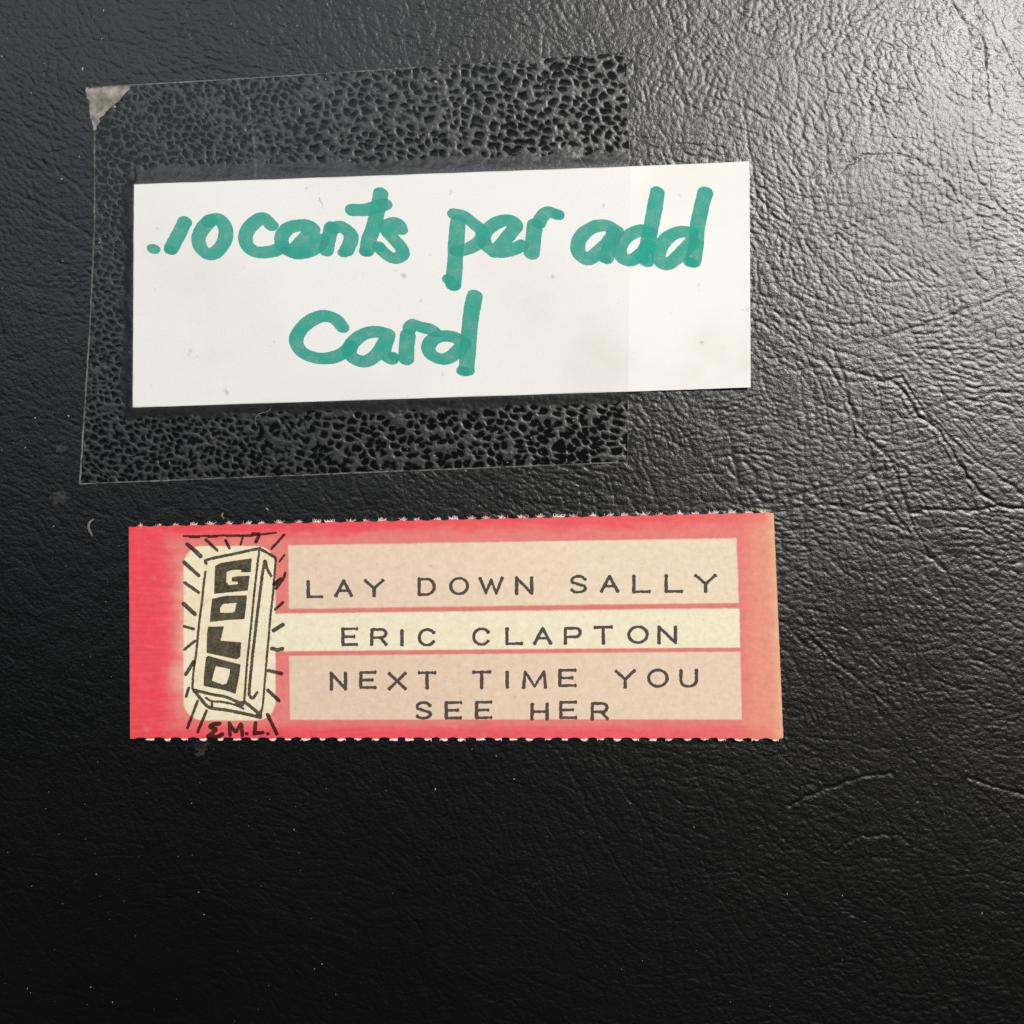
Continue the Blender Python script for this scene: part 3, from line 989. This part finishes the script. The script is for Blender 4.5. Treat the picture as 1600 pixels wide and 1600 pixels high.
def ink_strokes(name, strokes, polys=(), rough=0.9, lift=0.010):
    V, F = [], []
    allp = np.vstack([np.array(p) for p, _ in strokes] + [np.array(p) for p, _ in polys]) if (strokes or polys) else None
    lo, hi = allp.min(0) - 6, allp.max(0) + 6
    sm = [(catmull(p, 5), r * K * 1.14) for p, r in strokes]

    def f(x, y):
        d = np.full(x.shape, 1e9)
        for P, r in sm:
            rr_ = np.full(len(P), r)
            d = np.minimum(d, d_polyline(x, y, P, rr_))
        for P, holes in polys:
            q = d_polygon(x, y, P)
            for h in holes:
                q = np.maximum(q, -d_polygon(x, y, h))
            d = np.minimum(d, q)
        return d + rough * noise(x / 3.0, y / 3.0, 87) + 0.3 * noise(x / 1.4, y / 1.4, 88)
    ink_region(f, (lo[0], lo[1], hi[0], hi[1]), 0.75, strip_z, lift, V, F)
    return link(name, poly_mesh(name, V, F), M_DRAW, emblem)


ink_strokes("bar_outline", [
    (eA([(405, 570), (420, 512), (800, 430), (1160, 352), (1205, 360), (1400, 470), (1425, 515)]), 19),
    (eA([(1425, 515), (1410, 700), (1388, 1000), (1352, 1300), (1325, 1600), (1290, 2000), (1257, 2400), (1230, 2680), (1195, 2800)]), 15),
    (eA([(1180, 390), (1150, 650), (1110, 1000), (1072, 1400), (1050, 1600), (1003, 2050), (978, 2400), (962, 2585)]), 15),
    (eA([(1265, 530), (1230, 720), (1195, 1000), (1150, 1350), (1122, 1600), (1087, 1900), (1057, 2200), (1035, 2450), (1050, 2520), (1092, 2542), (1150, 2465)]), 20),
    (eA([(1268, 540), (1300, 640), (1355, 750)]), 20), (eA([(1268, 545), (1280, 620)]), 30),
    (eA([(395, 690), (370, 850), (340, 1150), (312, 1350), (285, 1600), (255, 1900), (225, 2100), (203, 2380), (230, 2430)]), 16),
    (eB([(225, 825), (500, 890), (700, 930), (900, 1010), (965, 990)]), 20), (eB([(860, 1030), (930, 1040)]), 30),
    (eB([(970, 1000), (1100, 1105), (1190, 1185)]), 22),
    (eB([(225, 830), (330, 960), (450, 1080), (700, 1120), (1000, 1180), (1195, 1230)]), 22),
    (eB([(400, 940), (490, 990), (640, 1000), (820, 1040), (955, 1100)]), 15), (eB([(490, 990), (490, 1055)]), 16)],
    [(eB([(1160, 1160), (1225, 1080), (1225, 1235), (1100, 1200)]), [])])
for P, H in [
    (eA([(535, 600), (620, 560), (800, 530), (1075, 490), (1060, 695), (950, 697), (915, 700), (920, 660), (780, 665), (705, 690), (700, 840), (740, 885), (870, 870), (870, 840), (780, 830), (780, 770), (860, 755), (1045, 745), (1015, 965), (700, 995), (520, 1015), (525, 800)]), []),
    (eA([(490, 1085), (700, 1040), (1005, 1035), (985, 1250), (965, 1385), (700, 1400), (455, 1430), (470, 1250)]), [eA([(650, 1165), (850, 1145), (820, 1270), (780, 1290), (610, 1290), (610, 1220)])]),
    (eA([(430, 1495), (665, 1490), (615, 1700), (920, 1725), (905, 1940), (850, 1975), (640, 1930), (410, 1880), (415, 1600)]), []),
    (eB([(430, 320), (620, 375), (910, 450), (890, 620), (835, 885), (680, 830), (365, 765), (370, 620), (400, 345)]), [eB([(545, 475), (755, 520), (740, 620), (700, 730), (650, 745), (490, 690), (510, 600)])])]:
    ink_strokes("letter", [], [(P, H)], rough=0.5)
RAYS = [
    [(eA([(75, 165), (400, 163), (700, 155), (1100, 150), (1430, 115)]), 13), (eA([(170, 180), (300, 180)]), 15), (eA([(430, 175), (570, 168)]), 17), (eA([(700, 165), (1080, 160)]), 15), (eA([(1085, 128), (1190, 130)]), 18)],
    [(eA([(125, 285), (250, 390)]), 26), (eA([(250, 390), (320, 460)]), 30)], [(eA([(400, 220), (565, 375)]), 20)], [(eA([(690, 230), (745, 340)]), 20)],
    [(eA([(940, 180), (910, 290)]), 14)], [(eA([(1175, 165), (1135, 250)]), 24)], [(eA([(1550, 145), (1365, 350)]), 17)], [(eA([(1555, 440), (1480, 540)]), 14)],
    [(eA([(1565, 710), (1535, 790), (1430, 935)]), 20), (eA([(1405, 870), (1500, 800)]), 28)],
    [(eA([(80, 550), (190, 650)]), 26), (eA([(190, 650), (295, 745)]), 22)], [(eA([(90, 850), (290, 990)]), 22)], [(eA([(75, 1160), (235, 1310)]), 28)], [(eA([(80, 1490), (220, 1530)]), 19)],
    [(eA([(1530, 1140), (1420, 1240)]), 19)], [(eA([(1530, 1465), (1395, 1550)]), 27)],
    [(eB([(240, 105), (85, 230)]), 19)], [(eB([(220, 410), (105, 595)]), 24)], [(eB([(150, 795), (110, 920)]), 20)], [(eB([(280, 985), (130, 1380)]), 19)], [(eB([(410, 1130), (280, 1440)]), 20)],
    [(eB([(1370, 215), (1450, 235), (1525, 218)]), 26)], [(eB([(1320, 540), (1510, 585)]), 24)], [(eB([(1310, 830), (1470, 980)]), 24)], [(eB([(1305, 1185), (1440, 1470)]), 24)],
]
for r_ in RAYS:
    ink_strokes("ray", r_, rough=0.7)
ink_strokes("artist_initials", [
    (eB([(600, 1318), (500, 1330), (465, 1368), (545, 1400), (480, 1470), (435, 1510), (560, 1512), (640, 1475)]), 28),
    (eB([(745, 1310), (755, 1490)]), 24), (eB([(750, 1330), (840, 1435), (915, 1325), (935, 1490)]), 24), (eB([(995, 1465), (1005, 1470)]), 22),
    (eB([(1130, 1310), (1112, 1468)]), 26), (eB([(1112, 1462), (1235, 1452)]), 25), (eB([(1305, 1468), (1315, 1470)]), 20)], rough=0.7)

# ------------------------------------------------------------------ dust, lint, residue
V, F = [], []


def speck(px, py, z, r, rnd):
    b = len(V)
    k = 5
    c = W(px, py, z + r * S / MM * .6)
    V.append(tuple(c))
    el = rnd.uniform(.5, 1.8); a0 = rnd.uniform(0, 6.28)
    for i in range(k):
        a = 2 * math.pi * i / k
        q = rnd.uniform(.6, 1.2) * r
        u, v = math.cos(a) * q * el, math.sin(a) * q / el
        V.append(tuple(W(px + u * math.cos(a0) - v * math.sin(a0), py + u * math.sin(a0) + v * math.cos(a0), z)))
    for i in range(k):
        F.append((b, b + 1 + i, b + 1 + (i + 1) % k))


rnd = random.Random(3)
xs, ys = [], []
while len(xs) < 330:
    x, y = rnd.uniform(0, 1600), rnd.uniform(0, 1600)
    if 200 < x < 1180 and 250 < y < 640 or 200 < x < 1225 and 795 < y < 1160:
        continue
    keep = 0.18 + 0.6 * max(0, 1 - x / 700) * (1 if y < 900 else .55)
    if abs(x - 140) < 22 and 130 < y < 800 or 120 < x < 980 and 640 < y < 760:
        keep = 0.95
    if rnd.random() < keep:
        xs.append(x); ys.append(y)
hz = leather_height(np.array(xs), np.array(ys))
for x, y, z in zip(xs, ys, hz):
    in_tape = 130 < x < 980 and 90 < y < 750
    speck(x, y, 0.06 if in_tape else float(z) + .005, rnd.choice((.3, .35, .4, .45, .5, .55, .7, 1.1)), rnd)
for x, y, r in [(129, 108, 2.6), (141, 152, 2.2), (146, 190, 1.6), (179, 167, 2.4), (96, 280, 1.8), (162, 17, 1.6), (265, 723, 1.4), (247, 722, 1.2), (417, 795, 1.9), (681, 128, 2.0), (830, 684, 1.8), (1344, 795, 1.8), (880, 785, 1.2), (744, 630, 1.5), (728, 736, 1.5), (55, 653, 1.4), (107, 650, 1.6), (1236, 993, 1.6), (680, 1233, 2.0), (803, 1217, 1.4)]:
    speck(x, y, 0.07, r, rnd)
link("dust", poly_mesh("dust", V, F), M_DUST, kind="stuff")


def lint(name, pts, r, mat, z, **props):
    P = catmull(pts, 6)
    V, F = [], []
    for i, (x, y) in enumerate(P):
        t = P[min(i + 1, len(P) - 1)] - P[max(i - 1, 0)]
        t = t / (np.linalg.norm(t) + 1e-9)
        nx, ny = -t[1], t[0]
        rad = r * (0.45 + 0.55 * math.sin(math.pi * min(max((i + .6) / len(P), 0), 1)))
        for a in range(5):
            ang = 2 * math.pi * a / 5
            V.append(tuple(W(x + nx * rad * math.cos(ang), y + ny * rad * math.cos(ang), z + (rad * math.sin(ang) + rad) * S / MM)))
    for i in range(len(P) - 1):
        for a in range(5):
            F.append((i * 5 + a, i * 5 + (a + 1) % 5, (i + 1) * 5 + (a + 1) % 5, (i + 1) * 5 + a))
    me = poly_mesh(name, V, F)
    me.shade_smooth()
    return link(name, me, mat, **props)


M_LINT = plain_material("pale_lint", (0.16, 0.145, 0.12), 0.9, 0.3, 2500)
M_HAIR = plain_material("grey_fibre", (0.20, 0.20, 0.19), 0.8, 0.3, 2500)
lint("lint_fleck", [(147, 811), (141, 816), (139, 824), (142, 832), (145, 838)], 2.6, M_LINT, 0.0, label="pale curled lint fleck on leather beside the title card's upper corner", category="lint")
lint("lint_fleck", [(349, 801), (347, 806), (350, 811)], 1.9, M_LINT, 0.0, label="tiny white lint fleck just above the gold bar drawing", category="lint")
lint("stray_fibre", [(426, 633), (420, 642), (405, 647), (399, 655), (401, 667)], 0.55, M_HAIR, 0.12, label="thin curved grey fibre on the tape below the slip", category="fibre")
for cx, cy, rx, ry, nm in [(314, 1168, 13, 15, "beneath the title card's drawing end"), (97, 702, 12, 8, "beside the tape's lower edge, upper of two"), (94, 778, 16, 12, "below the tape's lower corner, lower of two")]:
    V, F = [], []
    ink_region(lambda x, y: (np.hypot((x - cx) / rx, (y - cy) / ry) - 0.8) * 8 + 7 * noise(x / 6, y / 6, 93) + 3 * noise(x / 2, y / 2, 94), (cx - 20, cy - 20, cx + 20, cy + 20), 1.0,
               lambda x, y: 0.0 * x + 0.03, 0.0, V, F)
    link("residue_smear", poly_mesh("residue_smear", V, F), M_SMEAR, label="faint dried residue smear on leather " + nm, category="residue", group="residue smears")
